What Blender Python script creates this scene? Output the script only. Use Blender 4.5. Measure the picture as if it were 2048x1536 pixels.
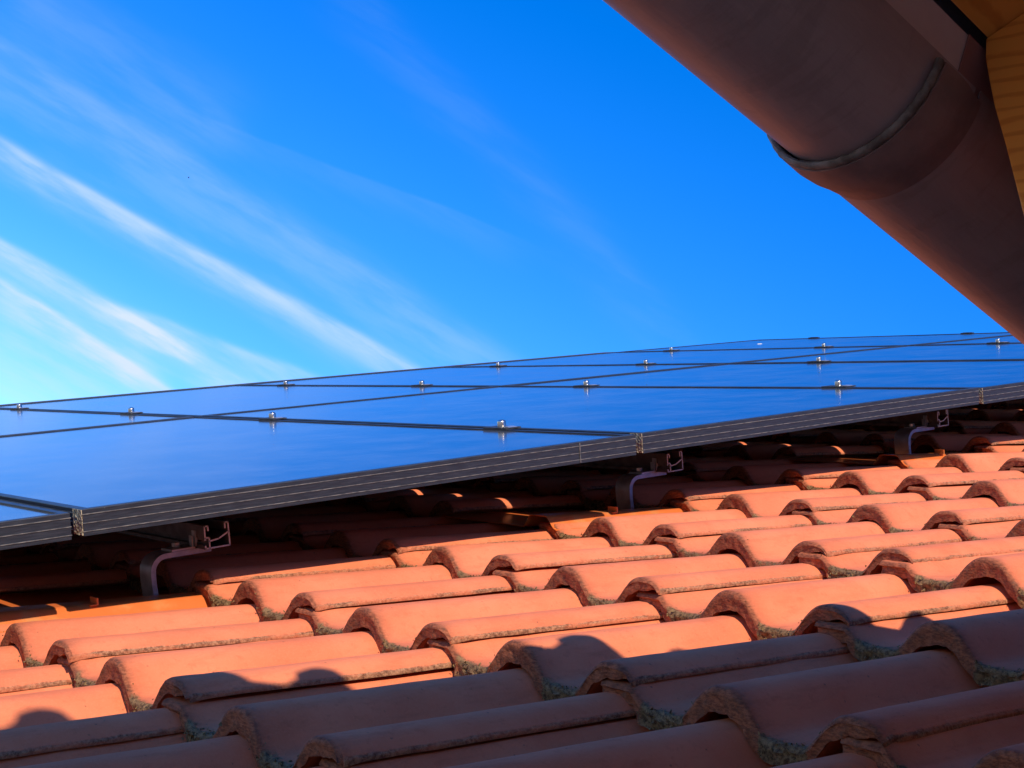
import bpy, math, random
import numpy as np
from mathutils import Vector, Matrix, noise

# ------------------------------------------------------------------ clear
for o in list(bpy.data.objects):
    bpy.data.objects.remove(o, do_unlink=True)
SC = bpy.context.scene
COL = SC.collection
R = math.radians

# ------------------------------------------------------------------ camera
PITCH = R(28.5)                       # pitch of the main roof
CAM = Vector((-0.75017, -1.86356, 6.84849))
right = Vector((0.716275, -0.619954, 0.320323))
down = Vector((0.407316, -0.001285, -0.913286))
fwd = Vector((0.566607, 0.784637, 0.251597))
cd = bpy.data.cameras.new('camera')
cd.sensor_width = 36.0
cd.lens = 51.843
cd.clip_start = 0.02
cd.clip_end = 5000.0
cam = bpy.data.objects.new('camera', cd)
COL.objects.link(cam)
mm = Matrix((right, -down, -fwd)).transposed().to_4x4()
mm.translation = CAM
cam.matrix_world = mm
SC.camera = cam

# ------------------------------------------------------------------ sun + sky
SUN_ROOF = Vector((-0.10, -0.90, 1.0))          # towards the sun, in roof axes (upslope, along eaves, normal)
ROOF_ROT = Matrix.Rotation(-PITCH, 4, 'Y')
ROOF = Matrix.Translation((0, 0, 7.0)) @ ROOF_ROT
sun_dir = (ROOF_ROT.to_3x3() @ SUN_ROOF).normalized()
sl = bpy.data.lights.new('sun', 'SUN')
sl.energy = 2.95
sl.angle = R(0.55)
sl.color = (1.0, 0.87, 0.69)
sun = bpy.data.objects.new('sun', sl)
COL.objects.link(sun)
sun.rotation_euler = sun_dir.to_track_quat('Z', 'Y').to_euler()
sun.location = (-6, -9, 16)

world = bpy.data.worlds.new('World')
SC.world = world
world.use_nodes = True
wt = world.node_tree
for nd in list(wt.nodes):
    wt.nodes.remove(nd)


class NT:
    """tiny node-tree helper"""
    def __init__(s, tree):
        s.t = tree

    def n(s, kind, **kw):
        nd = s.t.nodes.new(kind)
        ins = kw.pop('ins', {})
        for k, v in kw.items():
            setattr(nd, k, v)
        for k, v in ins.items():
            if isinstance(v, bpy.types.NodeSocket):
                s.t.links.new(v, nd.inputs[k])
            else:
                nd.inputs[k].default_value = v
        return nd

    def math(s, op, a, b=0.0, clamp=False):
        nd = s.n('ShaderNodeMath', operation=op, use_clamp=clamp, ins={0: a, 1: b})
        return nd.outputs[0]

    def vmath(s, op, a, b=(0, 0, 0)):
        nd = s.n('ShaderNodeVectorMath', operation=op, ins={0: a, 1: b})
        return nd.outputs['Value'] if op in ('DOT_PRODUCT', 'LENGTH') else nd.outputs[0]

    def ramp(s, x, lo, hi, smooth=True):
        nd = s.n('ShaderNodeMapRange', interpolation_type='SMOOTHSTEP' if smooth else 'LINEAR',
                 ins={0: x, 1: lo, 2: hi, 3: 0.0, 4: 1.0})
        return nd.outputs[0]

    def mix(s, f, a, b, mode='MIX'):
        nd = s.n('ShaderNodeMix', data_type='RGBA', blend_type=mode)
        for i, v in ((0, f), (6, a), (7, b)):
            if isinstance(v, bpy.types.NodeSocket):
                s.t.links.new(v, nd.inputs[i])
            else:
                nd.inputs[i].default_value = v if i == 0 else (tuple(v) + (1,))[:4]
        return nd.outputs[2]

    def noise(s, vec, scale, detail=2.0, rough=0.5):
        nd = s.n('ShaderNodeTexNoise', ins={'Scale': scale, 'Detail': detail, 'Roughness': rough})
        if vec is not None:
            s.t.links.new(vec, nd.inputs['Vector'])
        return nd.outputs['Fac']

    def link(s, a, b):
        s.t.links.new(a, b)


w = NT(wt)
sky = w.n('ShaderNodeTexSky', sky_type='NISHITA')
sky.sun_disc = False
sky.sun_elevation = math.asin(sun_dir.z)
sky.sun_rotation = math.atan2(sun_dir.x, sun_dir.y)
sky.altitude = 300.0
sky.air_density = 1.0
sky.dust_density = 0.12
sky.ozone_density = 6.5
hs = w.n('ShaderNodeHueSaturation', ins={'Hue': 0.514, 'Saturation': 1.30, 'Value': 1.0, 'Color': sky.outputs[0]})
geo = w.n('ShaderNodeTexCoord')
dvec = w.vmath('NORMALIZE', geo.outputs['Generated'])
# cirrus streaks: soft great-circle bands (normal, tangent, half length, half width up, half width down, opacity)
BANDS = [
    ((0.0017, -0.2775, 0.9607), (0.9259, -0.3626, -0.1063), .1494, .0034, .0140, .46, .90),
    ((0.0439, -0.2323, 0.9716), (0.936, -0.3305, -0.1214), .0907, .0030, .0130, .66, .9),
    ((0.1079, -0.2266, 0.968), (0.9358, -0.3055, -0.1759), .0651, .0028, .0110, .58, .9),
    ((0.0233, -0.33, 0.9437), (0.9239, -0.3534, -0.1464), .1794, .010, .034, .15, .9),
    ((-0.1802, -0.2896, 0.94), (0.8879, -0.4592, 0.0288), .0930, .0015, .018, .035, .9),
    ((0.1713, -0.5263, 0.8329), (0.8478, -0.352, -0.3968), .1286, .012, .022, .035, .9),
    ((-0.006, -0.1695, 0.9855), (0.9444, -0.3248, -0.0501), .0447, .030, .060, .30, .9),
    ((-0.1109, -0.1777, 0.9778), (0.9054, -0.4238, 0.0257), .0521, .003, .024, .34, .9),
    ((0.087, -0.3789, 0.9214), (0.9587, -0.2194, -0.1807), .0638, .025, .025, .08, .9),
]
# wispy variation, stretched along the common streak direction
tang = Vector((0.92, -0.35, -0.13)).normalized()
n1 = Vector((0.03, -0.28, 0.96)); n1 = (n1 - tang * n1.dot(tang)).normalized()
n2 = tang.cross(n1)
comb = w.n('ShaderNodeCombineXYZ', ins={
    0: w.math('MULTIPLY', w.vmath('DOT_PRODUCT', dvec, tuple(tang)), 3.5),
    1: w.math('MULTIPLY', w.vmath('DOT_PRODUCT', dvec, tuple(n1)), 18.0),
    2: w.math('MULTIPLY', w.vmath('DOT_PRODUCT', dvec, tuple(n2)), 6.0)})
wisp = w.noise(comb.outputs[0], 4.0, 5.0, 0.55)
warp = w.math('MULTIPLY', w.math('SUBTRACT', w.noise(dvec, 5.0, 2.0), 0.5), 0.022)
total = None
for m, e, hl, wu, wd_, op, fade in BANDS:
    t = w.math('ADD', w.vmath('DOT_PRODUCT', dvec, m), warp)
    up = w.math('DIVIDE', w.math('MAXIMUM', t, 0.0), wu)
    dn = w.math('DIVIDE', w.math('MINIMUM', t, 0.0), wd_)
    q = w.math('ADD', w.math('MULTIPLY', up, up), w.math('MULTIPLY', dn, dn))
    prof = w.math('POWER', 2.71828, w.math('MULTIPLY', q, -1.0))
    a = w.math('ABSOLUTE', w.vmath('DOT_PRODUCT', dvec, e))
    fd = w.math('SUBTRACT', 1.0, w.ramp(a, hl * fade, hl * (fade + 0.75)))
    b = w.math('MULTIPLY', w.math('MULTIPLY', prof, fd), op)
    total = b if total is None else w.math('ADD', total, b)
wv = w.math('ADD', 0.40, w.math('MULTIPLY', w.ramp(wisp, 0.30, 0.70), 0.95))
dsp = w.n('ShaderNodeSeparateXYZ', ins={0: dvec})
front = w.ramp(dsp.outputs[1], 0.2, 0.6)
cl = w.math('MULTIPLY', w.math('MULTIPLY', total, wv), front, clamp=True)
skycol = w.mix(cl, hs.outputs[0], (2.75, 3.3, 4.2))
bg = w.n('ShaderNodeBackground', ins={'Color': skycol, 'Strength': 0.145})
wo = w.n('ShaderNodeOutputWorld')
w.link(bg.outputs[0], wo.inputs[0])

# ------------------------------------------------------------------ exposure / render
SC.view_settings.view_transform = 'Standard'
SC.view_settings.look = 'None'
SC.view_settings.exposure = 0.80
SC.view_settings.gamma = 1.0
SC.view_settings.use_curve_mapping = False
SC.render.engine = 'CYCLES'


# ------------------------------------------------------------------ materials
def mat(name, base, rough=0.6, metal=0.0, spec=0.5):
    m = bpy.data.materials.new(name)
    m.use_nodes = True
    t = NT(m.node_tree)
    b = m.node_tree.nodes['Principled BSDF']
    b.inputs['Base Color'].default_value = (*base, 1)
    b.inputs['Roughness'].default_value = rough
    b.inputs['Metallic'].default_value = metal
    b.inputs['Specular IOR Level'].default_value = spec
    return m, t, b


def obj_coord(t):
    return t.n('ShaderNodeTexCoord').outputs['Object']


def bump(t, b, h, strength, dist):
    nd = t.n('ShaderNodeBump', ins={'Strength': strength, 'Distance': dist, 'Height': h})
    t.link(nd.outputs[0], b.inputs['Normal'])


def scaled(t, vec, s):
    return t.n('ShaderNodeMapping', ins={'Vector': vec, 'Scale': s}).outputs[0]


# clay coloured concrete tile: plain face, brown raw end, lichen crust in the troughs
def tile_material():
    m, t, b = mat('tile_concrete', (0.5, 0.17, 0.08), 0.8, 0, 0.25)
    co = obj_coord(t)
    oi = t.n('ShaderNodeObjectInfo').outputs['Random']
    shift = t.n('ShaderNodeVectorMath', operation='ADD', ins={0: co})
    t.link(t.n('ShaderNodeCombineXYZ', ins={0: t.math('MULTIPLY', oi, 37.0), 1: t.math('MULTIPLY', oi, 11.0)}).outputs[0], shift.inputs[1])
    cv = shift.outputs[0]
    at = t.n('ShaderNodeAttribute', attribute_name='mask')
    sp = t.n('ShaderNodeSeparateColor', ins={0: at.outputs['Color']})
    endm, lich, grit = sp.outputs[0], sp.outputs[1], sp.outputs[2]
    big = t.noise(cv, 11.0, 4.0, 0.6)
    fine = t.noise(cv, 420.0, 3.0, 0.7)
    mid = t.noise(cv, 90.0, 4.0, 0.65)
    drag = t.noise(scaled(t, cv, (0.25, 1, 1)), 60.0, 4.0, 0.65)      # trowel / rain streaks along the tile
    c0 = t.mix(t.ramp(big, 0.3, 0.72), (0.70, 0.175, 0.071), (0.79, 0.228, 0.100))
    c0 = t.mix(t.math('MULTIPLY', t.ramp(oi, 0.0, 1.0, False), 0.35), c0, (0.62, 0.152, 0.068))
    c0 = t.mix(t.math('MULTIPLY', t.ramp(drag, 0.50, 0.72), 0.40), c0, (0.52, 0.125, 0.052))
    c0 = t.mix(t.math('MULTIPLY', t.ramp(mid, 0.54, 0.72), 0.40), c0, (0.55, 0.128, 0.050))
    c0 = t.mix(t.math('MULTIPLY', t.ramp(fine, 0.42, 0.75), 0.25), c0, (0.78, 0.265, 0.135))
    # small dark specks
    vor = t.n('ShaderNodeTexVoronoi', ins={'Vector': cv, 'Scale': 75.0})
    speck = t.math('MULTIPLY', t.math('LESS_THAN', vor.outputs['Distance'], 0.10), t.ramp(mid, 0.5, 0.62))
    c0 = t.mix(t.math('MULTIPLY', speck, 0.6), c0, (0.12, 0.05, 0.03))
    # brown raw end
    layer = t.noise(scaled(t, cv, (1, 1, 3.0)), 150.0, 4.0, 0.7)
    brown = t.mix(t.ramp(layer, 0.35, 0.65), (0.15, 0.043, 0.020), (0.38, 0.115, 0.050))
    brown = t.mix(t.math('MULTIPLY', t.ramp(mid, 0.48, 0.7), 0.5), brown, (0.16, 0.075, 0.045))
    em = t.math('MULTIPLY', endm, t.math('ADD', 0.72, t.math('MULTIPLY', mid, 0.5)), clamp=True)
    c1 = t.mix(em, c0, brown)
    # gritty lichen
    ln = t.noise(cv, 210.0, 5.0, 0.8)
    lc = t.mix(t.ramp(ln, 0.36, 0.62), (0.065, 0.032, 0.014), (0.27, 0.155, 0.068))
    lm = t.ramp(t.math('ADD', lich, t.math('MULTIPLY', t.math('SUBTRACT', mid, 0.5), 0.9)), 0.38, 0.66)
    lm = t.math('MULTIPLY', lm, t.ramp(lich, 0.02, 0.12))
    c2 = t.mix(lm, c1, lc)
    gn = t.ramp(t.math('ADD', grit, t.math('MULTIPLY', t.math('SUBTRACT', mid, 0.5), 0.8)), 0.4, 0.7)
    gc = t.mix(t.ramp(ln, 0.35, 0.65), (0.12, 0.045, 0.022), (0.48, 0.23, 0.12))
    gn = t.math('MULTIPLY', gn, t.math('ADD', 0.35, t.math('MULTIPLY', t.ramp(drag, 0.38, 0.6), 0.65)))
    c3 = t.mix(t.math('MULTIPLY', gn, t.ramp(grit, 0.05, 0.2)), c2, gc)
    t.link(c3, b.inputs['Base Color'])
    rel = t.math('ADD', t.math('MULTIPLY', fine, 0.40), t.math('MULTIPLY', mid, 0.6))
    amp = t.math('ADD', 0.35, t.math('MULTIPLY', t.math('MAXIMUM', t.math('MAXIMUM', endm, lich), grit), 2.2))
    bump(t, b, t.math('MULTIPLY', rel, amp), 0.55, 0.0025)
    return m


M_TILE = tile_material()


def lichen_material():
    m, t, b = mat('lichen', (0.3, 0.27, 0.17), 0.95, 0, 0.1)
    co = obj_coord(t)
    f = t.noise(co, 300.0, 3.0, 0.7)
    g = t.noise(co, 60.0, 2.0)
    c = t.mix(t.ramp(f, 0.35, 0.65), (0.065, 0.038, 0.017), (0.32, 0.205, 0.092))
    c = t.mix(t.math('MULTIPLY', t.ramp(g, 0.5, 0.65), 0.5), c, (0.17, 0.115, 0.05))
    t.link(c, b.inputs['Base Color'])
    return m


M_LICHEN = lichen_material()


def metal_tile_material():
    m, t, b = mat('orange_coated_sheet', (0.62, 0.14, 0.035), 0.32, 0, 0.5)
    co = obj_coord(t)
    f = t.noise(co, 30.0, 4.0, 0.6)
    c = t.mix(t.ramp(f, 0.45, 0.75), (0.66, 0.155, 0.036), (0.56, 0.22, 0.07))
    t.link(c, b.inputs['Base Color'])
    bump(t, b, t.noise(co, 12.0, 2.0), 0.2, 0.004)
    return m


M_SHEET = metal_tile_material()


def glass_material():
    m, t, b = mat('solar_glass', (0.006, 0.009, 0.022), 0.14, 0, 0.95)
    co = obj_coord(t)
    # faint cell grid below the glass and dusty film thickened to imitate paler sky reflection
    br = t.n('ShaderNodeTexBrick', offset=0.0, ins={'Vector': co, 'Scale': 1.0, 'Mortar Size': 0.0016,
             'Brick Width': 0.158, 'Row Height': 0.158,
             'Color1': (0.006, 0.009, 0.024, 1), 'Color2': (0.007, 0.010, 0.027, 1), 'Mortar': (0.02, 0.022, 0.03, 1)})
    dust_sheen = t.noise(co, 6.0, 6.0, 0.65)
    spk = t.noise(co, 160.0, 2.0, 0.5)
    c = t.mix(t.math('MULTIPLY', t.ramp(dust_sheen, 0.3, 0.8), 0.28), br.outputs[0], (0.30, 0.32, 0.36))
    c = t.mix(t.math('MULTIPLY', t.ramp(spk, 0.74, 0.80), 0.5), c, (0.4, 0.38, 0.35))
    t.link(c, b.inputs['Base Color'])
    rr = t.math('ADD', 0.09, t.math('MULTIPLY', dust_sheen, 0.07))
    t.link(rr, b.inputs['Roughness'])
    bump(t, b, t.noise(scaled(t, co, (1, 0.15, 1)), 60.0, 2.0), 0.02, 0.001)
    return m


M_GLASS = glass_material()


def frame_material():
    m, t, b = mat('black_anodised', (0.022, 0.022, 0.026), 0.42, 0.0, 0.5)
    co = obj_coord(t)
    f = t.noise(scaled(t, co, (4, 4, 60)), 8.0, 4.0, 0.6)
    s = t.noise(co, 180.0, 2.0)
    c = t.mix(t.ramp(f, 0.35, 0.75), (0.017, 0.021, 0.029), (0.036, 0.043, 0.056))
    c = t.mix(t.math('MULTIPLY', t.ramp(s, 0.72, 0.78), 0.7), c, (0.25, 0.24, 0.22))
    t.link(c, b.inputs['Base Color'])
    return m


M_FRAME = frame_material()


def noisy(name, c1, c2, scale, rough, metal=0.0, spec=0.5, stretch=(1, 1, 1), bmp=0.0, lo=.35, hi=.65):
    m, t, b = mat(name, c1, rough, metal, spec)
    co = scaled(t, obj_coord(t), stretch)
    f = t.noise(co, scale, 5.0, 0.6)
    t.link(t.mix(t.ramp(f, lo, hi), c1, c2), b.inputs['Base Color'])
    if bmp:
        bump(t, b, f, bmp, 0.002)
    return m


M_RIDGE = noisy('pale_ridge', (0.07, 0.07, 0.07), (0.20, 0.195, 0.18), 60.0, 0.5, 0.0)  # paler grey for the raised frame ridges
M_CRUST = noisy('frame_crust', (0.16, 0.135, 0.09), (0.46, 0.39, 0.26), 300.0, 0.9, 0, 0.2, bmp=0.5, lo=.42, hi=.58)
M_ALU = noisy('aluminium', (0.42, 0.41, 0.40), (0.58, 0.57, 0.55), 40.0, 0.42, 0.9)
M_ALUDULL = noisy('aluminium_dull', (0.30, 0.285, 0.27), (0.44, 0.42, 0.40), 40.0, 0.6, 0.35)
M_RAILSIDE = noisy('rail_side', (0.10, 0.092, 0.088), (0.16, 0.15, 0.14), 40.0, 0.55, 0.3)
M_CUT = noisy('sawn_aluminium', (0.62, 0.61, 0.58), (0.78, 0.77, 0.74), 200.0, 0.6, 0.0)
M_STEEL = noisy('stainless', (0.34, 0.37, 0.41), (0.48, 0.51, 0.55), 50.0, 0.42, 0.6)
M_BOLT = noisy('bolt_steel', (0.45, 0.42, 0.38), (0.65, 0.62, 0.58), 120.0, 0.3, 1.0)
M_CLAMP = noisy('clamp_black', (0.020, 0.020, 0.022), (0.05, 0.05, 0.05), 80.0, 0.45)
M_SILVER = noisy('clamp_edge', (0.55, 0.54, 0.52), (0.75, 0.74, 0.72), 80.0, 0.35, 0.8)


def gutter_material(name, k):
    m, t, b = mat(name, (0.1, 0.05, 0.04), 0.48, 0.0, 0.45)
    co = obj_coord(t)
    a = t.noise(scaled(t, co, (1.2, 6, 6)), 5.0, 5.0, 0.65)
    s = t.noise(scaled(t, co, (9, 2, 2)), 6.0, 5.0, 0.7)
    fine = t.noise(co, 220.0, 2.0, 0.6)
    c = t.mix(t.ramp(a, 0.3, 0.7), (0.29 * k, 0.205 * k, 0.20 * k), (0.35 * k, 0.25 * k, 0.24 * k))
    c = t.mix(t.math('MULTIPLY', t.ramp(s, 0.52, 0.64), 0.28), c, (0.20 * k, 0.14 * k, 0.12 * k))
    c = t.mix(t.math('MULTIPLY', t.ramp(fine, 0.5, 0.8), 0.2), c, (0.34 * k, 0.23 * k, 0.21 * k))
    t.link(c, b.inputs['Base Color'])
    bump(t, b, t.math('ADD', t.math('MULTIPLY', fine, 0.2), t.math('MULTIPLY', a, 1.4)), 0.25, 0.003)
    return m


M_GUT1 = gutter_material('gutter_brown', 1.3)
M_GUT2 = gutter_material('gutter_red_brown', 1.05)
M_COLLAR = noisy('collar_rust', (0.30, 0.185, 0.165), (0.22, 0.14, 0.13), 40.0, 0.6, bmp=.3)
M_SEAL = noisy('joint_sealant', (0.27, 0.235, 0.21), (0.12, 0.095, 0.08), 60.0, 0.7, bmp=.3)
M_STRIP = noisy('flashing_mauve', (0.62, 0.47, 0.45), (0.67, 0.51, 0.49), 30.0, 0.5)
M_STRIP2 = noisy('flashing_red', (0.30, 0.14, 0.13), (0.34, 0.17, 0.16), 30.0, 0.5)


def wood_material():
    m, t, b = mat('stained_pine', (0.5, 0.2, 0.05), 0.5, 0, 0.4)
    co = obj_coord(t)
    wv = t.n('ShaderNodeTexWave', wave_type='BANDS', bands_direction='Z',
             ins={'Vector': scaled(t, co, (0.25, 0.16, 1)), 'Scale': 26.0, 'Distortion': 5.0, 'Detail': 4.0, 'Detail Scale': 1.6, 'Detail Roughness': 0.65})
    f = t.noise(scaled(t, co, (3, 3, 60)), 6.0, 3.0)
    c = t.mix(t.ramp(wv.outputs['Fac'], 0.55, 1.0), (0.88, 0.33, 0.055), (0.70, 0.22, 0.033))
    c = t.mix(t.math('MULTIPLY', f, 0.3), c, (0.88, 0.34, 0.065))
    t.link(c, b.inputs['Base Color'])
    return m


M_WOOD = wood_material()
M_UNDER = noisy('underlay', (0.035, 0.03, 0.03), (0.05, 0.045, 0.04), 20.0, 0.9)
M_PLASTER = noisy('plaster', (0.74, 0.71, 0.66), (0.80, 0.77, 0.72), 30.0, 0.9, bmp=.3)
M_GROUND = noisy('dry_gravel', (0.22, 0.20, 0.16), (0.30, 0.28, 0.23), 0.12, 0.95)
M_DROP = noisy('bird_lime', (0.75, 0.74, 0.70), (0.6, 0.58, 0.5), 300.0, 0.8)
M_BIRD = noisy('dark_plumage', (0.03, 0.03, 0.035), (0.05, 0.05, 0.05), 30.0, 0.7)


# ------------------------------------------------------------------ mesh helpers
class MB:
    def __init__(s):
        s.v, s.f, s.m = [], [], []

    def add(s, verts, faces, mi=0):
        k = len(s.v)
        s.v += [tuple(p) for p in verts]
        s.f += [tuple(i + k for i in fc) for fc in faces]
        s.m += [mi] * len(faces)

    def box(s, lo, hi, mi=0):
        x0, y0, z0 = lo
        x1, y1, z1 = hi
        s.add([(x0, y0, z0), (x1, y0, z0), (x1, y1, z0), (x0, y1, z0), (x0, y0, z1), (x1, y0, z1), (x1, y1, z1), (x0, y1, z1)],
              [(0, 3, 2, 1), (4, 5, 6, 7), (0, 1, 5, 4), (1, 2, 6, 5), (2, 3, 7, 6), (3, 0, 4, 7)], mi)

    def prism(s, poly, axis, a, b, mi=0):
        """closed 2-D polygon extruded along an axis (0,1,2) from a to b; poly gives the two other coordinates in order"""
        n = len(poly)

        def P(p, h):
            q = [0, 0, 0]
            o = [i for i in range(3) if i != axis]
            q[o[0]], q[o[1]], q[axis] = p[0], p[1], h
            return q
        vs = [P(p, a) for p in poly] + [P(p, b) for p in poly]
        fs = [(i, (i + 1) % n, n + (i + 1) % n, n + i) for i in range(n)]
        s.add(vs, fs + [tuple(range(n))[::-1], tuple(range(n, 2 * n))], mi)

    def cyl(s, c, r, h, axis=2, seg=20, mi=0, dome=0.0):
        rings = [(0.0, r), (h - dome, r)] if dome else [(0.0, r), (h, r)]
        if dome:
            for i in range(1, 5):
                a = i / 5 * math.pi / 2
                rings.append((h - dome + dome * math.sin(a), r * math.cos(a) * .98))
        vs, fs = [], []
        o = [i for i in range(3) if i != axis]
        for (z, rr) in rings:
            for k in range(seg):
                q = list(c)
                q[axis] += z
                q[o[0]] += rr * math.cos(2 * math.pi * k / seg)
                q[o[1]] += rr * math.sin(2 * math.pi * k / seg)
                vs.append(q)
        for i in range(len(rings) - 1):
            for k in range(seg):
                fs.append((i * seg + k, i * seg + (k + 1) % seg, (i + 1) * seg + (k + 1) % seg, (i + 1) * seg + k))
        fs.append(tuple(range(seg))[::-1])
        fs.append(tuple(range((len(rings) - 1) * seg, len(rings) * seg)))
        s.add(vs, fs, mi)

    def mesh(s, name, mats, smooth=None):
        me = bpy.data.meshes.new(name)
        me.from_pydata(s.v, [], s.f)
        for m_ in mats:
            me.materials.append(m_)
        me.polygons.foreach_set('material_index', s.m)
        me.validate()
        import bmesh
        bm = bmesh.new(); bm.from_mesh(me)
        bmesh.ops.recalc_face_normals(bm, faces=bm.faces)
        bm.to_mesh(me); bm.free()
        if smooth:
            me.polygons.foreach_set('use_smooth', [True] * len(me.polygons))
            me.set_sharp_from_angle(angle=R(smooth))
        me.update()
        return me


def obj(name, me, parent=None, matrix=None):
    o = bpy.data.objects.new(name, me)
    COL.objects.link(o)
    if parent is not None:
        o.parent = parent
    if matrix is not None:
        if parent is None:
            o.matrix_world = matrix
        else:
            o.matrix_local = matrix
    return o


def tag(o, label=None, cat=None, group=None, kind=None):
    if label: o['label'] = label
    if cat: o['category'] = cat
    if group: o['group'] = group
    if kind: o['kind'] = kind
    return o


def thing(name, label, cat, matrix, group=None):
    e = obj(name, None, None, matrix)
    e.empty_display_size = 0.05
    return tag(e, label, cat, group)


def bevel(o, width, seg=2):
    md = o.modifiers.new('bevel', 'BEVEL')
    md.width = width
    md.segments = seg
    md.limit_method = 'ANGLE'


def at(u, v, n):
    return ROOF @ Matrix.Translation((u, v, n))


# ------------------------------------------------------------------ ground far below
gb = MB()
gb.add([(-900, -900, 0), (900, -900, 0), (900, 900, 0), (-900, 900, 0)], [(0, 1, 2, 3)])
tag(obj('ground', gb.mesh('ground', [M_GROUND])), kind='structure')

# ------------------------------------------------------------------ roof tiles
ROLL = 0.15            # distance between rolls
H = 0.037              # height of a roll
HW = 0.057             # half width of a roll
EXPO = 0.3266          # course spacing
STEP = 0.030           # rise of each tile's lower end over the course below
U0, V0, TILE_N = -0.1028, -0.0259, -0.1271


def roll(x):
    x = abs(x) / HW
    return H * 0.5 * (1 + math.cos(math.pi * min(1.0, x) ** 1.4)) if x < 1 else 0.0


def smooth01(x):
    x = max(0.0, min(1.0, x))
    return x * x * (3 - 2 * x)


def tile_mesh(name, seed, half=False, sheet=False):
    rng = random.Random(seed)
    off = Vector((rng.uniform(-50, 50), rng.uniform(-50, 50), rng.uniform(-50, 50)))

    def nz(p, sc, oct_=3):
        return noise.fractal(Vector(p) * sc + off, 0.6, 2.1, oct_)
    rolls = (0.0, 0.15) if not half else (0.0,)
    last = rolls[-1]
    w0, w1 = -0.15 - 0.012, last + (0.040 if sheet else 0.031)
    NW = 76 if not half else 46
    ws = [w0 + (w1 - w0) * i / (NW - 1) for i in range(NW)]
    L = 0.405
    st = [L, .35, .30, .25, .20, .15, .10, .065, .04, .026, .017, .011, .0065]

    def ztop(wv):
        if sheet:                      # flat plate with one trapezoid ridge
            return .008 + .022 * min(smooth01((wv - .100) / .022), smooth01((.190 - wv) / .030))
        z = max(roll(wv - c) for c in rolls)
        zb = roll(wv + 0.15)
        if zb > 0:
            k = smooth01((wv + 0.15 - 0.031) / 0.024)
            z = max(z, min(zb - 0.0066 * (1 - k), 0.0175 + 0.02 * k))
        return z

    chip = rng.uniform(0.3, 1.0)
    moss = rng.uniform(0.45, 1.0)
    verts, mask = [], []
    rows = []

    def put(p, e, l, g):
        verts.append(p)
        mask.append((e, l, g))

    def valley(wv):
        z = ztop(wv)
        return smooth01(1 - z / 0.013) * moss
    info = []
    for wv in ws:
        zt = ztop(wv)
        is_s = (wv > last - 0.062)
        under = wv < -0.15 + 0.040
        edge = smooth01((wv - (w1 - 0.030)) / 0.030)
        th = 0.013 * (1 - edge) + 0.0036 * edge
        if is_s:
            te = 0.0175 * (1 - edge) + 0.0060 * edge
        elif under:
            te = 0.020
        else:
            te = 0.0245 - 0.0050 * valley(wv)
        if sheet:
            th = te = 0.0022
        info.append((wv, zt, th, te, is_s, under, edge))
    # front profile rows: (s, drop) ; drop in units of the corner radius for the first ones, then fractions of end thickness
    corner = [(.0030, .0012), (.0010, .0032), (.0, .0060)]
    if sheet:
        corner = [(.0030, .0000), (.0012, .0001), (.0, .0004)]
    fr = [.40, .60, .80, 1.0]

    def jitter_w(wv, s, edge):
        if sheet: return 0.0
        return edge ** 3 * 0.0022 * nz((s * 1.0, 3.3, 0.0), 95.0)

    def row_top(s):
        r = []
        for (wv, zt, th, te, is_s, under, edge) in info:
            e = math.exp(-(s / 0.010)) * (0.95 if not sheet else 0)
            l = valley(wv) * math.exp(-(s / (0.010 + 0.012 * (0.5 + nz((wv, 8.0, 2.0), 40.0)))) ** 1.2) * (0 if sheet else 1)
            l = max(l, 0.85 * smooth01((wv + .15 - .028) / .02) * smooth01((-.075 - wv) / .02) * math.exp(-(s / .010)) * (0 if sheet else 1))
            g = (1.0 if edge > .97 else 0.0) * (0 if sheet else 1)
            if wv < -0.15 + 0.05:
                g = max(g, 0.2)
            und = 0.0006 * nz((s * 2, wv * 3, 1.0), 14.0) if not sheet else 0.0
            r.append(len(verts))
            put((s, -(wv + jitter_w(wv, s, edge)), zt + und), e, l, g)
        return r
    for s in st:
        rows.append(row_top(s))
    ntop = len(rows)
    front_rows = []
    for (s, d) in corner + [None] * 0:
        r = []
        for (wv, zt, th, te, is_s, under, edge) in info:
            rough = (0.0009 + 0.002 * valley(wv)) * nz((wv, d, 0.3), 130.0) if not sheet else 0
            if is_s and edge > 0.2 and not sheet:
                rough += 0.0045 * chip * edge * (0.4 + nz((wv, 5.0, d * 2), 75.0))
            r.append(len(verts))
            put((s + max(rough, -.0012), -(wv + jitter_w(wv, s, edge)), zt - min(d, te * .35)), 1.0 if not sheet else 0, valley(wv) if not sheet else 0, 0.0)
        front_rows.append(r)
    for q in fr:
        r = []
        for (wv, zt, th, te, is_s, under, edge) in info:
            vl = valley(wv)
            rough = (0.0016 + 0.0045 * vl) * nz((wv, q * te, 0.9), 120.0) if not sheet else 0
            if is_s and edge > 0.15 and not sheet:
                rough += 0.006 * chip * edge * (0.5 + nz((wv, 9.0, q * te), 70.0))
            if under and not sheet:
                rough += 0.006 * chip * (0.5 + nz((wv, 19.0, q * te), 70.0))
            dz = (0.0024 * q * q) * nz((wv, 2.0, 7.7), 110.0) if not sheet else 0
            r.append(len(verts))
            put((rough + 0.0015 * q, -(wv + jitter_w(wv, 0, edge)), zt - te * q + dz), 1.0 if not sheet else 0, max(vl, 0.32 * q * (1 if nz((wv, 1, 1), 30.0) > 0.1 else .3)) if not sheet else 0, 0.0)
        front_rows.append(r)
    rows += front_rows
    nfront = len(front_rows)
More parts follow.
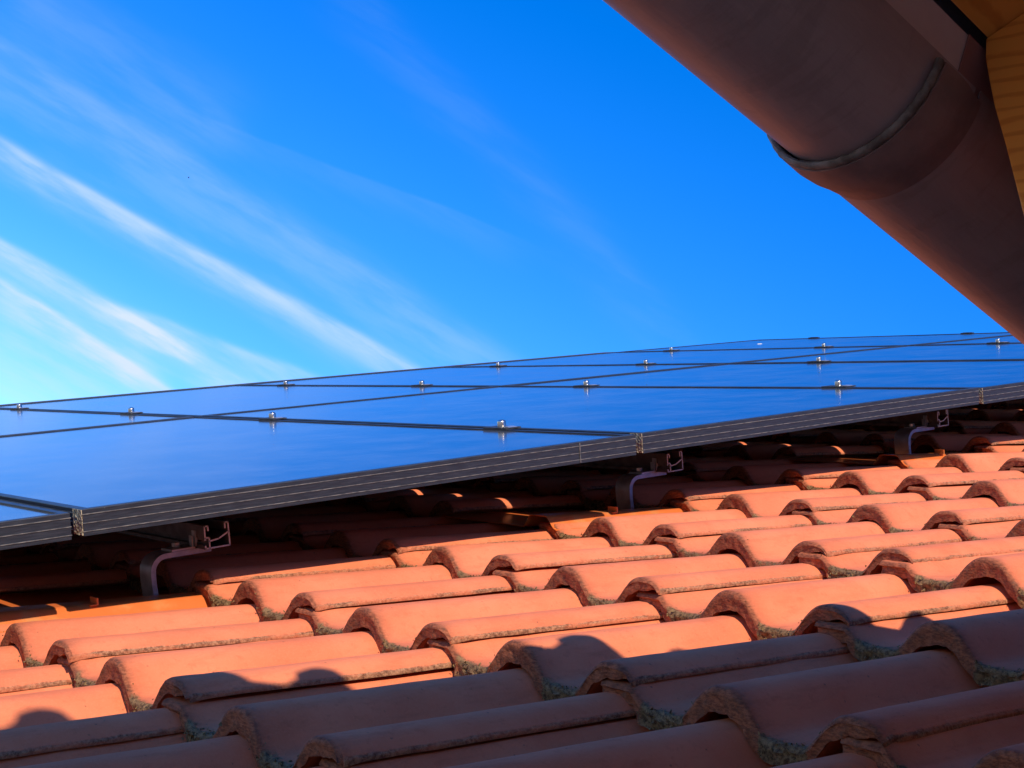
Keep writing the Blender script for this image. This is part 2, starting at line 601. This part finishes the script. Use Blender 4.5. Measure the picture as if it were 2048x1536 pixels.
    for i, s in enumerate(reversed(st)):
        r = []
        for (wv, zt, th, te, is_s, under, edge) in info:
            k = smooth01((s - 0.004) / 0.03)
            r.append(len(verts))
            put((s, -(wv + jitter_w(wv, s, edge)), zt - (te * (1 - k) + th * k) + (0.0006 * nz((s * 2, wv * 3, 1.0), 14.0) if not sheet else 0)), 0.4, 0, 0.8 * edge if not sheet else 0)
        rows.append(r)
    faces = []
    for i in range(len(rows) - 1):
        a, b_ = rows[i], rows[i + 1]
        for j in range(NW - 1):
            faces.append((a[j], a[j + 1], b_[j + 1], b_[j]))
    # side caps
    nb = len(rows)
    for j, flip in ((0, False), (NW - 1, True)):
        for i in range(ntop - 1):
            q = (rows[i][j], rows[i + 1][j], rows[nb - 2 - i][j], rows[nb - 1 - i][j])
            faces.append(q[::-1] if flip else q)
        poly = [rows[i][j] for i in range(ntop - 1, ntop + nfront + 1)]
        faces.append(tuple(poly[::-1]) if flip else tuple(poly))
    mats_idx = [0] * len(faces)
    # crust of lichen crumbs in the troughs at the lower end
    if not sheet:
        cents = [-0.075] if half else [-0.075, 0.075]
        for cc in cents:
            for _ in range(int(62 * moss)):
                wv = cc + rng.gauss(0, 0.021)
                if abs(wv - cc) > 0.05: continue
                zt = ztop(wv)
                if rng.random() < 0.35:
                    p = Vector((abs(rng.gauss(0, 0.006)), -wv, zt + 0.0002))
                else:
                    p = Vector((-0.001 - abs(rng.gauss(0, .0012)), -wv, zt - rng.uniform(0.001, 0.021)))
                sz = rng.uniform(0.0009, 0.0026)
                k = len(verts)
                ax = [Vector((rng.gauss(0, 1), rng.gauss(0, 1), rng.gauss(0, 1))).normalized() * sz * rng.uniform(.6, 1.3) for _ in range(4)]
                for a_ in ax:
                    put(tuple(p + a_), 0, 1, 0)
                for tr in ((0, 1, 2), (0, 3, 1), (1, 3, 2), (2, 3, 0)):
                    faces.append(tuple(k + i for i in tr)); mats_idx.append(1)
        # grit along the covered joint
        for _ in range(0 if half else 30):
            s = rng.uniform(0.005, 0.33)
            k = len(verts)
            p = Vector((s, -(w1 + rng.uniform(-0.002, 0.001)), ztop(w1) - rng.uniform(0.0010, 0.0036)))
            sz = rng.uniform(0.0005, 0.0014)
            for a_ in range(4):
                put(tuple(p + Vector((rng.gauss(0, 1) * 1.6, rng.gauss(0, 1) * .6, rng.gauss(0, 1) * .6)).normalized() * sz), 0, 0, 1)
            for tr in ((0, 1, 2), (0, 3, 1), (1, 3, 2), (2, 3, 0)):
                faces.append(tuple(k + i for i in tr)); mats_idx.append(1)
    me = bpy.data.meshes.new(name)
    me.from_pydata(verts, [], faces)
    me.materials.append(M_SHEET if sheet else M_TILE)
    me.materials.append(M_LICHEN)
    me.polygons.foreach_set('material_index', mats_idx)
    me.polygons.foreach_set('use_smooth', [True] * len(faces))
    ca = me.color_attributes.new('mask', 'FLOAT_COLOR', 'POINT')
    arr = np.ones((len(verts), 4), dtype=np.float32)
    arr[:, :3] = np.array(mask, dtype=np.float32)
    ca.data.foreach_set('color', arr.ravel())
    import bmesh
    bm = bmesh.new(); bm.from_mesh(me)
    bmesh.ops.recalc_face_normals(bm, faces=bm.faces)
    bm.to_mesh(me); bm.free()
    me.set_sharp_from_angle(angle=R(48))
    me.update()
    return me


TILES = [tile_mesh('roof_tile_%s' % 'abcdefgh'[i], 11 + 7 * i) for i in range(8)]
HALF = tile_mesh('roof_half_tile', 91, half=True)
SHEET = tile_mesh('metal_tile', 5, sheet=True)
TILT = math.atan(STEP / EXPO)

roof = thing('house_roof', 'low-pitched roof of salmon orange double-roll tiles under the solar panels', 'roof', ROOF)
rng = random.Random(4)


def place_tile(me, course, j, name='roof_tile', du=0.0, dn=0.0, jit=1.0):
    """tile whose plain roll lies on roll line j"""
    m = (Matrix.Translation((U0 + course * EXPO + du + rng.gauss(0, .0026) * jit,
                             V0 - j * ROLL + rng.gauss(0, .0008) * jit,
                             TILE_N - H + dn + rng.gauss(0, .0008) * jit)) @
         Matrix.Rotation(TILT + rng.gauss(0, .003) * jit, 4, 'Y') @ Matrix.Rotation(rng.gauss(0, .0040) * jit, 4, 'Z') @ Matrix.Rotation(rng.gauss(0, .004) * jit, 4, 'X'))
    return obj(name, me, roof, m)


for c in range(-4, 15):
    for t in range(-4, 6):
        j = 2 * t
        if t == -1 and c in (0, 3, 6):
            o = place_tile(SHEET, c, j, 'metal_tile', dn=0.001, jit=0.3)
            o['label'] = 'glossy orange sheet-metal tile carrying a roof hook'
            continue
        if c == 3 and t >= 2:
            if t == 2:
                place_tile(HALF, c, 4, 'half_tile', dn=0.003, du=-.006)
            place_tile(rng.choice(TILES), c, j + 1, du=-.016, dn=.007 if t == 2 else .001)
            continue
        place_tile(rng.choice(TILES), c, j)
# little upstanding tabs on the sheet metal tiles
for c in (0, 3, 6):
    b = MB()
    b.box((-.0012, -.012, 0), (.0012, .012, .010))
    b.box((-.010, -.012, 0), (-.0012, .012, .0015))
    m = Matrix.Translation((U0 + c * EXPO + .165, V0 + .15 - .008, TILE_N - .0215))
    obj('fold_tab', b.mesh('fold_tab', [M_SHEET]), roof, m)
db = MB()
db.box((-2.2, -2.6, -.26), (9.0, 9.0, -.235))  # unseen deck sheet added under the tiles to block light
obj('light_block_deck', db.mesh('light_block_deck', [M_UNDER]), roof, Matrix.Identity(4))

# ------------------------------------------------------------------ solar panels
PA, PB = 1.008, 1.6904          # grid spacing up the slope and along the eaves
GAP = 0.017
FT = 0.0355


def panel_meshes():
    pu, pv = PA - GAP, PB - GAP
    f = MB()
    lipw = 0.011
    prof = [(0.0, -FT), (0.0, -.0305), (-.0008, -.0302), (-.0008, -.0290), (0, -.0287), (0, -.0195), (-.0008, -.0192), (-.0008, -.0180), (0, -.0177),
            (0, -.0078), (-.0008, -.0075), (-.0008, -.0063), (0, -.0060), (0, -.0012), (.0010, 0), (lipw, 0), (lipw, -.0020), (.0022, -.0020), (.0022, -.0330), (.028, -.0330), (.028, -FT)]
    ridge = {2, 6, 10}
    n = len(prof)
    corners = [(0, 0, 1, 1), (pu, 0, -1, 1), (pu, pv, -1, -1), (0, pv, 1, -1)]
    vs = []
    for (cx, cy, sx, sy) in corners:
        for (i, z) in prof:
            vs.append((cx + sx * i, cy + sy * i, z))
    fs, ms = [], []
    for k in range(4):
        for i in range(n):
            fs.append((k * n + i, ((k + 1) % 4) * n + i, ((k + 1) % 4) * n + (i + 1) % n, k * n + (i + 1) % n))
            ms.append(1 if i in ridge else 0)
    f.v, f.f, f.m = vs, fs, ms
    frame = f.mesh('panel_frame', [M_FRAME, M_RIDGE])
    g = MB()
    g.box((.0105, .0105, -.0060), (pu - .0105, pv - .0105, -.0021))
    glass = g.mesh('panel_glass', [M_GLASS])
    # crusty end where dirt has collected on the flank towards the gap
    c = MB()
    N1, N2 = 14, 14
    vv = []
    for a in range(N1):
        for b_ in range(N2):
            y = .0005 + .030 * a / (N1 - 1)
            z = -.0345 + .0335 * b_ / (N2 - 1)
            vv.append((-.0011 - .0018 * abs(noise.noise(Vector((y * 300, z * 300, 2.0)))), y, z))
    k = len(vv)
    for a in range(N1):
        for b_ in range(N2):
            vv.append((-.0004, vv[a * N2 + b_][1], vv[a * N2 + b_][2]))
    ff = []
    for a in range(N1 - 1):
        for b_ in range(N2 - 1):
            ff.append((a * N2 + b_, a * N2 + b_ + 1, (a + 1) * N2 + b_ + 1, (a + 1) * N2 + b_))
            ff.append((k + a * N2 + b_, k + (a + 1) * N2 + b_, k + (a + 1) * N2 + b_ + 1, k + a * N2 + b_ + 1))
    border = [a * N2 for a in range(N1)] + [(N1 - 1) * N2 + b_ for b_ in range(1, N2)] + [a * N2 + N2 - 1 for a in range(N1 - 2, -1, -1)] + [b_ for b_ in range(N2 - 2, 0, -1)]
    for i in range(len(border)):
        p, q = border[i], border[(i + 1) % len(border)]
        ff.append((p, q, k + q, k + p))
    c.add(vv, ff)
    crust = c.mesh('dirt_crust', [M_CRUST])
    return frame, glass, crust


FRAME, GLASS, CRUST = panel_meshes()
PLABEL = {
    (-1, 0): 'solar panel cut by the left edge of the photo, only a small corner showing',
    (0, 0): 'nearest large black framed solar panel filling the lower left of the array',
    (1, 0): 'second solar panel of the front row, right of the nearest one',
    (2, 0): 'third solar panel of the front row, its frame corner at the right',
    (3, 0): 'fourth solar panel of the front row, cut by the right edge of the photo',
    (4, 0): 'last solar panel of the front row, a sliver beside the gutter',
    (0, 1): 'back row solar panel at the far left, below the left clamps',
    (1, 1): 'back row solar panel along the left skyline under the cloud streaks',
    (2, 1): 'back row solar panel in the middle of the skyline, between two clamped joints',
    (3, 1): 'back row solar panel right of the middle, fourth along the skyline',
    (4, 1): 'topmost back row solar panel at the far right with a bird dropping',
}
for (k, r), lab in PLABEL.items():
    dz = {(-1, 0): -.002, (1, 0): .0008, (2, 0): -.0006}.get((k, r), 0.0)
    p = thing('solar_panel', lab, 'solar panel', at(k * PA + GAP / 2, r * PB, dz), 'solar panels of the array')
    obj('frame', FRAME, p)
    obj('glass', GLASS, p)
    if r == 0:
        obj('dirt_crust', CRUST, p)['label'] = 'yellowish crust of dirt on the frame end'
    if (k, r) == (0, 0):
        b = MB()
        b.box((.862, -.0016, -.0345), (.8635, -.0002, -.0015))
        obj('scratch_line', b.mesh('scratch_line', [M_RIDGE]), p)

# ------------------------------------------------------------------ clamps
pm = MB()
pm.box((-.0185, -.036, .0003), (.0185, .036, .0032))
PLATE = pm.mesh('clamp_plate', [M_CLAMP])
bm_ = MB()
bm_.cyl((0, 0, .0033), .0085, .0140, 2, 18, dome=.004)
BOLT = bm_.mesh('clamp_bolt', [M_BOLT], 40)
wm = MB()
wm.prism([(-.036, .0034), (-.030, .0046), (-.018, .0050), (-.014, .0034)], 0, -.010, .010)
WASH = wm.mesh('clamp_lip', [M_SILVER])
ORD = {1: 'first', 2: 'second', 3: 'third', 4: 'fourth', 5: 'end'}
POS = {.385: 'nearest the front edge', 1.285: 'second from the front edge', 2.10: 'just behind the row gap', 2.99: 'furthest back'}
for k in range(1, 6):
    for vv_, ps in POS.items():
        if (k == 4 and vv_ < 1) or (k == 3 and vv_ < 1) or (k == 5 and vv_ < 2):
            continue
        lab = ('small bolted clamp on the %s panel joint, %s' % (ORD[k], ps)) if k < 5 else \
            'flat black clamp on the far skyline edge, %s' % ('left of two' if vv_ > 2.5 else 'right of two')
        c = thing('panel_clamp', lab, 'clamp', at(k * PA - (0 if k < 5 else .004), vv_, 0), 'clamps on the panel joints')
        if k < 5:
            obj('plate', PLATE, c)
            b = obj('bolt', BOLT, c)
            obj('lip', WASH, c)['label'] = 'bright bare metal end of the clamp'
        else:
            b = MB(); b.box((-.016, -.030, .0003), (.002, .030, .0032))
            obj('plate', b.mesh('end_plate', [M_CLAMP]), c)
            b = MB(); b.box((-.010, -.020, .0033), (.002, .020, .0045))
            obj('end_block', b.mesh('end_block', [M_CLAMP]), c)

# ------------------------------------------------------------------ rails
def rail_profile():
    # outline of the open channel: x across (upslope), z up; drawn as thin plates
    W, Hh, tk = .040, .0355, .0022
    return W, Hh, tk


def rail_mesh(length):
    W, Hh, tk = rail_profile()
    b = MB()
    def bar(p, q, th=tk):
        d = Vector((q[0] - p[0], q[1] - p[1])); L_ = d.length
        nrm = Vector((-d.y, d.x)) / L_ * th / 2
        e = d / L_ * th * .45
        poly = [(p[0] - e.x + nrm.x, p[1] - e.y + nrm.y), (q[0] + e.x + nrm.x, q[1] + e.y + nrm.y), (q[0] + e.x - nrm.x, q[1] + e.y - nrm.y), (p[0] - e.x - nrm.x, p[1] - e.y - nrm.y)]
        b.prism(poly, 1, .0004, length)
        b.prism(poly, 1, 0, .0004, 1)
    bar((0, 0), (W, .0005))                 # floor
    bar((W, .0005), (W - .0012, Hh))            # right wall
    bar((W - .0012, Hh), (W - .0065, Hh))       # right lip
    bar((W - .0065, Hh), (W - .0065, Hh - .008))
    bar((0, 0), (0, .004))
    bar((.0068, 0), (.0068, .016))          # left wall, stepped
    bar((.0068, .016), (0, .016))
    bar((0, .0135), (0, Hh - .002))
    bar((0, Hh - .002), (.0055, Hh - .002))
    bar((.0055, Hh - .002), (.0055, Hh - .0085))
    bar((.0068, .0105), (.022, .0125))      # inner web
    bar((.022, .0125), (W - .001, .021))
    return b.mesh('rail_profile', [M_RAILSIDE, M_CUT])


RAIL_N = -.1005
RAILS = [(.249, .140, 'mounting rail end below the nearest panel, above the left roof hook'),
         (1.236, .168, 'mounting rail end below the first panel joint, above the middle roof hook'),
         (2.135, .198, 'small mounting rail end at the right, above the far roof hook')]
for (u, v, lab) in RAILS:
    rt = thing('mounting_rail', lab, 'rail', at(u, v, RAIL_N), 'aluminium rails under the panels')
    obj('channel', rail_mesh(3.2), rt)
cr = thing('cross_rail', 'dark upper rail running uphill under the front row of panels', 'rail', at(-.6, .365, -.0645))
b = MB()
b.box((0, 0, 0), (5.6, .003, .0285)); b.box((0, .033, 0), (5.6, .036, .0285)); b.box((0, .0031, 0), (5.6, .0329, .003)); 
obj('channel', b.mesh('cross_channel', [M_ALUDULL]), cr)

# ------------------------------------------------------------------ roof hooks
def hook_mesh():
    # strap profile in (upslope, normal): up from the tile, round bend, level arm below the rail
    th = .0075
    cen = [(.004, -.085), (.0015, -.060), (0.0, -.040), (0.0, -.0285)]
    for i in range(1, 9):
        a = math.pi - i / 8 * math.pi / 2
        cen.append((.022 + .022 * math.cos(a), -.0255 + .022 * math.sin(a) - .0))
    cen += [(.045, -.0035), (.075, -.0035), (.095, -.0035)]
    left, rgt = [], []
    for i, p in enumerate(cen):
        a = cen[max(0, i - 1)]; c_ = cen[min(len(cen) - 1, i + 1)]
        d = Vector((c_[0] - a[0], c_[1] - a[1])).normalized()
        nn = Vector((-d.y, d.x)) * th / 2
        left.append((p[0] + nn.x, p[1] + nn.y)); rgt.append((p[0] - nn.x, p[1] - nn.y))
    b = MB()
    n = len(cen)
    vs = []
    for y in (0.0, .040):
        vs += [(p[0], y, p[1]) for p in left] + [(p[0], y, p[1]) for p in rgt]
    fs = []
    for i in range(n - 1):
        fs += [(i, i + 1, n + i + 1, n + i), (2 * n + i, 3 * n + i, 3 * n + i + 1, 2 * n + i + 1),
               (i, 2 * n + i, 2 * n + i + 1, i + 1), (n + i, n + i + 1, 3 * n + i + 1, 3 * n + i)]
    fs += [(0, n, 3 * n, 2 * n), (n - 1, 3 * n - 1, 4 * n - 1, 2 * n - 1)]
    b.add(vs, fs)
    return b.mesh('hook_strap', [M_STEEL], 40)


HOOK = hook_mesh()
bk = MB()
bk.box((.040, .002, .0002), (.078, .038, .0035))
bk.box((.0785, .002, .0036), (.0812, .012, .027))
bk.box((.0735, .002, .0036), (.0752, .012, .020))
BRK = bk.mesh('hook_bracket', [M_ALU])
bb = MB()
bb.cyl((.0815, .004, .013), .0045, .009, 0, 6)
bb.cyl((.060, .030, .0036), .0065, .006, 2, 6)
HB = bb.mesh('hook_bolt', [M_BOLT])
HOOKS = [(.174, .163, 'curved steel roof hook on the left, holding the nearest rail'),
         (1.160, .193, 'curved steel roof hook in the middle, under the first panel joint'),
         (2.058, .222, 'curved steel roof hook at the right, farthest of the three')]
for (u, v, lab) in HOOKS:
    hk = thing('roof_hook', lab, 'roof hook', at(u, v, RAIL_N - .0012), 'roof hooks carrying the rails')
    obj('strap', HOOK, hk)
    br = obj('bracket', BRK, hk, Matrix.Translation((-.008, 0, 0)))
    obj('bolt', HB, br)

# ------------------------------------------------------------------ dormer eave above the camera (X along the gutter, Y outwards, Z up)
EAVE = Matrix.Translation(CAM)
DP = R(31.0)
A0, A1 = -1.3, 1.72
dorm = thing('dormer_eave', 'timber eave of a dormer with pine boards, rafter and tiles, top right corner', 'eave', EAVE)


def slope_z(y):                     # underside of the roof boarding
    return .605 - math.tan(DP) * (y - .617)


# boarding, board by board
y_hi = .645
edges = [.6205, .515, .385, .255, .125, -.005, -.135, -.265, -.395, -.60, -.9, -1.2, -1.5, -1.8]
for i in range(len(edges) - 1):
    ya, yb = edges[i] - .0008, edges[i + 1] + .0008
    poly = [(ya, slope_z(ya)), (yb, slope_z(yb)), (yb, slope_z(yb) + .021), (ya, slope_z(ya) + .021)]
    b = MB(); b.prism(poly, 0, A0, 2.3)
    obj('soffit_board', b.mesh('soffit_board', [M_WOOD]), dorm)
# rafter tails with a curved cut
tail = [(.620, .602), (.616, .586), (.607, .565), (.597, .543), (.579, .509), (.555, .461), (.542, .435)]
for xa in (.742, -.06, 1.55):
    d = (tail[0][0] - 1.8, )
    poly = [(y, z - .001) for (y, z) in tail] + [(-1.0, .435 + math.tan(DP) * 1.542 - .03), (-1.0, slope_z(-1.0) - .0015), (.30, slope_z(.30) - .0015)]
    poly[0] = (.620, slope_z(.620) - .0015)
    b = MB(); b.prism(poly, 0, xa, xa + .08)
    o = obj('rafter', b.mesh('rafter', [M_WOOD]), dorm)
    bevel(o, .0015)
# metal flashing strips behind the gutter
for (xa, xb, m_, dy, nm) in ((A0, .77, M_STRIP, 0, 'mauve brown flashing strip'), (.727, A1, M_STRIP2, -.0016, 'redder flashing strip')):
    b = MB()
    b.box((xa, .6240 + dy, .5585), (xb, .6250 + dy, .5960))
    obj('flashing_strip', b.mesh('flashing_strip', [m_]), dorm)['label'] = nm
b = MB(); b.box((A0, .648, .535), (A1 + .2, .650, .664))  # plate added to block sky showing through the gap above the strip
obj('sky_blocker_plate', b.mesh('sky_blocker_plate', [M_GUT2]), dorm)
# battens and tiles of the dormer roof
for i in range(3):
    y = .575 - i * .285
    z = slope_z(y) + .045
    b = MB(); b.prism([(y, z), (y - .04, z + .04 * math.tan(DP)), (y - .04, z + .04 * math.tan(DP) + .024), (y, z + .024)], 0, A0, 2.2)
    obj('batten', b.mesh('batten', [M_WOOD]), dorm)
EAVE_Y, EAVE_Z, EAVE_PHASE = .680, .694, -0.012
rotd = Matrix(((0, 1, 0), (-math.cos(DP), 0, math.sin(DP)), (math.sin(DP), 0, math.cos(DP)))).to_4x4()
for c in range(0, 4):
    for t in range(-4, 7):
        x = EAVE_PHASE + t * .30
        if x > 2.15 or x < A0: continue
        dy = c * EXPO * .86
        m = Matrix.Translation((x, EAVE_Y - dy * math.cos(DP), EAVE_Z + dy * math.sin(DP))) @ rotd @ \
            Matrix.Translation((0, 0, -H)) @ Matrix.Rotation(TILT, 4, 'Y')
        obj('roof_tile', TILES[(c * 3 + t) % 8], dorm, m)
# wall of the dormer behind the viewpoint
b = MB(); b.box((A0, -.60, -1.2), (2.3, -.42, 1.26))
obj('dormer_wall', b.mesh('dormer_wall', [M_PLASTER]), dorm)

# ------------------------------------------------------------------ gutter
GY, GZ, GR = .6925, .5592, .0732
gut = thing('gutter', 'dark brown half-round metal gutter with a sealed joint, crossing the top right', 'gutter', EAVE @ Matrix.Translation((0, GY, GZ)))


def half_pipe(stations, thick, seg=48, bead=True, a0=math.pi - .06, a1=2 * math.pi):
    """stations: list of (x, radius) ; open half round trough"""
    b = MB()
    n = seg + 1
    angs = [a0 + (a1 - a0) * i / seg for i in range(n)]
    vs = []
    for (x, r) in stations:
        vs += [(x, r * math.cos(a), r * math.sin(a)) for a in angs]
        vs += [(x, (r - thick) * math.cos(a), (r - thick) * math.sin(a)) for a in angs]
    fs = []
    s_ = 2 * n
    for k in range(len(stations) - 1):
        for i in range(seg):
            o = k * s_
            fs.append((o + i, o + i + 1, o + s_ + i + 1, o + s_ + i))
            fs.append((o + n + i, o + s_ + n + i, o + s_ + n + i + 1, o + n + i + 1))
        for i in (0, seg):
            o = k * s_
            fs.append((o + i, o + s_ + i, o + s_ + n + i, o + n + i))
    for k in (0, len(stations) - 1):
        for i in range(seg):
            o = k * s_
            fs.append((o + i, o + n + i, o + n + i + 1, o + i + 1))
    b.add(vs, fs)
    return b


JX = .697        # joint position along the gutter
b = half_pipe([(A0, GR - .001), (JX - .4, GR - .001), (JX + .05, GR - .001)], .0012)
b.cyl((A0, GR - .006, .004), .008, JX + .05 - A0, 0, 14)
obj('gutter_section', b.mesh('gutter_section', [M_GUT1], 40), gut)
b = half_pipe([(JX + .055, GR), (JX + .30, GR), (A1, GR)], .0012)
b.cyl((JX + .056, GR - .006, .004), .008, A1 - JX - .056, 0, 14)
o = obj('gutter_section', b.mesh('gutter_section_b', [M_GUT2], 40), gut)
b = half_pipe([(JX + .004, GR + .0062), (JX + .022, GR + .0068), (JX + .034, GR + .0055), (JX + .044, GR + .003), (JX + .058, GR + .0006)], .002, a0=math.pi + .05)
obj('joint_collar', b.mesh('joint_collar', [M_COLLAR], 60), gut)['label'] = 'wider rust brown collar of the gutter joint'
b = MB()
# sealant bead: uneven ring on the collar's open edge
seg, ring = 90, 8
vs, fs = [], []
for i in range(seg + 1):
    a = math.pi * 1.015 + (math.pi * 1.01) * i / seg
    rr = .0026 + .0009 * noise.noise(Vector((i * .35, 0, 0)))
    wd_ = .0040 + .0018 * noise.noise(Vector((i * .5, 4, 0)))
    for q in range(ring):
        t_ = 2 * math.pi * q / ring
        rad = GR + .0032 + rr * math.cos(t_)
        vs.append((JX + .001 + wd_ * math.sin(t_), rad * math.cos(a), rad * math.sin(a)))
for i in range(seg):
    for q in range(ring):
        fs.append((i * ring + q, i * ring + (q + 1) % ring, (i + 1) * ring + (q + 1) % ring, (i + 1) * ring + q))
b.add(vs, fs)
obj('sealant_bead', b.mesh('sealant_bead', [M_SEAL], 60), gut)['label'] = 'pale grey sealant bead round the joint'

# ------------------------------------------------------------------ small things
b = MB()
seg = 14
for (dx, dy, sc) in ((0, 0, .6),):
    k = len(b.v)
    vs = [(dx, dy, .004 * sc)]
    for i in range(seg):
        a = 2 * math.pi * i / seg
        r_ = (.022 + .006 * math.sin(3 * a + 1)) * sc
        vs.append((dx + r_ * .55 * math.cos(a), dy + r_ * .55 * math.sin(a), .0032 * sc))
    for i in range(seg):
        a = 2 * math.pi * i / seg
        r_ = (.022 + .006 * math.sin(3 * a + 1)) * sc
        vs.append((dx + r_ * math.cos(a), dy + r_ * math.sin(a), -.0005))
    fs = [(0, 1 + i, 1 + (i + 1) % seg) for i in range(seg)] + [(1 + i, 1 + seg + i, 1 + seg + (i + 1) % seg, 1 + (i + 1) % seg) for i in range(seg)]
    b.add(vs, fs)
o = obj('bird_dropping', b.mesh('bird_dropping', [M_DROP], 60), None, at(4.548, 2.915, -.0020))
tag(o, 'white bird dropping on the topmost solar panel', 'bird dropping')
# a distant bird
b = MB()
body = []
for i in range(9):
    x = -.16 + .32 * i / 8
    r_ = .045 * math.sin(math.pi * (i + .4) / 8.8)
    body.append((x, r_))
vs, fs = [], []
for (x, r_) in body:
    for q in range(8):
        vs.append((x, r_ * math.cos(q * math.pi / 4), r_ * math.sin(q * math.pi / 4)))
for i in range(8):
    for q in range(8):
        fs.append((i * 8 + q, i * 8 + (q + 1) % 8, (i + 1) * 8 + (q + 1) % 8, (i + 1) * 8 + q))
b.add(vs, fs)
o = thing('bird', 'tiny dark bird flying high in the blue sky at upper left', 'bird', Matrix.Translation(CAM + Vector((0.34108, 0.89113, 0.29925)) * 240) @ Matrix.Rotation(R(-25), 4, 'Z'))
obj('body', b.mesh('body', [M_BIRD], 60), o)
for s_ in (-1, 1):
    b = MB()
    pts = [(.07, .02), (.10, .22), (.02, .46), (-.02, .24), (-.06, .02)]
    zz = [0.0, .06, -.02, .06, 0.0]
    vs = [(x, s_ * y, z + .012) for (x, y), z in zip(pts, zz)] + [(x, s_ * y, z) for (x, y), z in zip(pts, zz)]
    b.add(vs, [(0, 1, 3, 4), (1, 2, 3), (5, 6, 8, 9), (6, 7, 8)] + [(i, (i + 1) % 5, 5 + (i + 1) % 5, 5 + i) for i in range(5)])
    obj('wing', b.mesh('wing', [M_BIRD]), o)
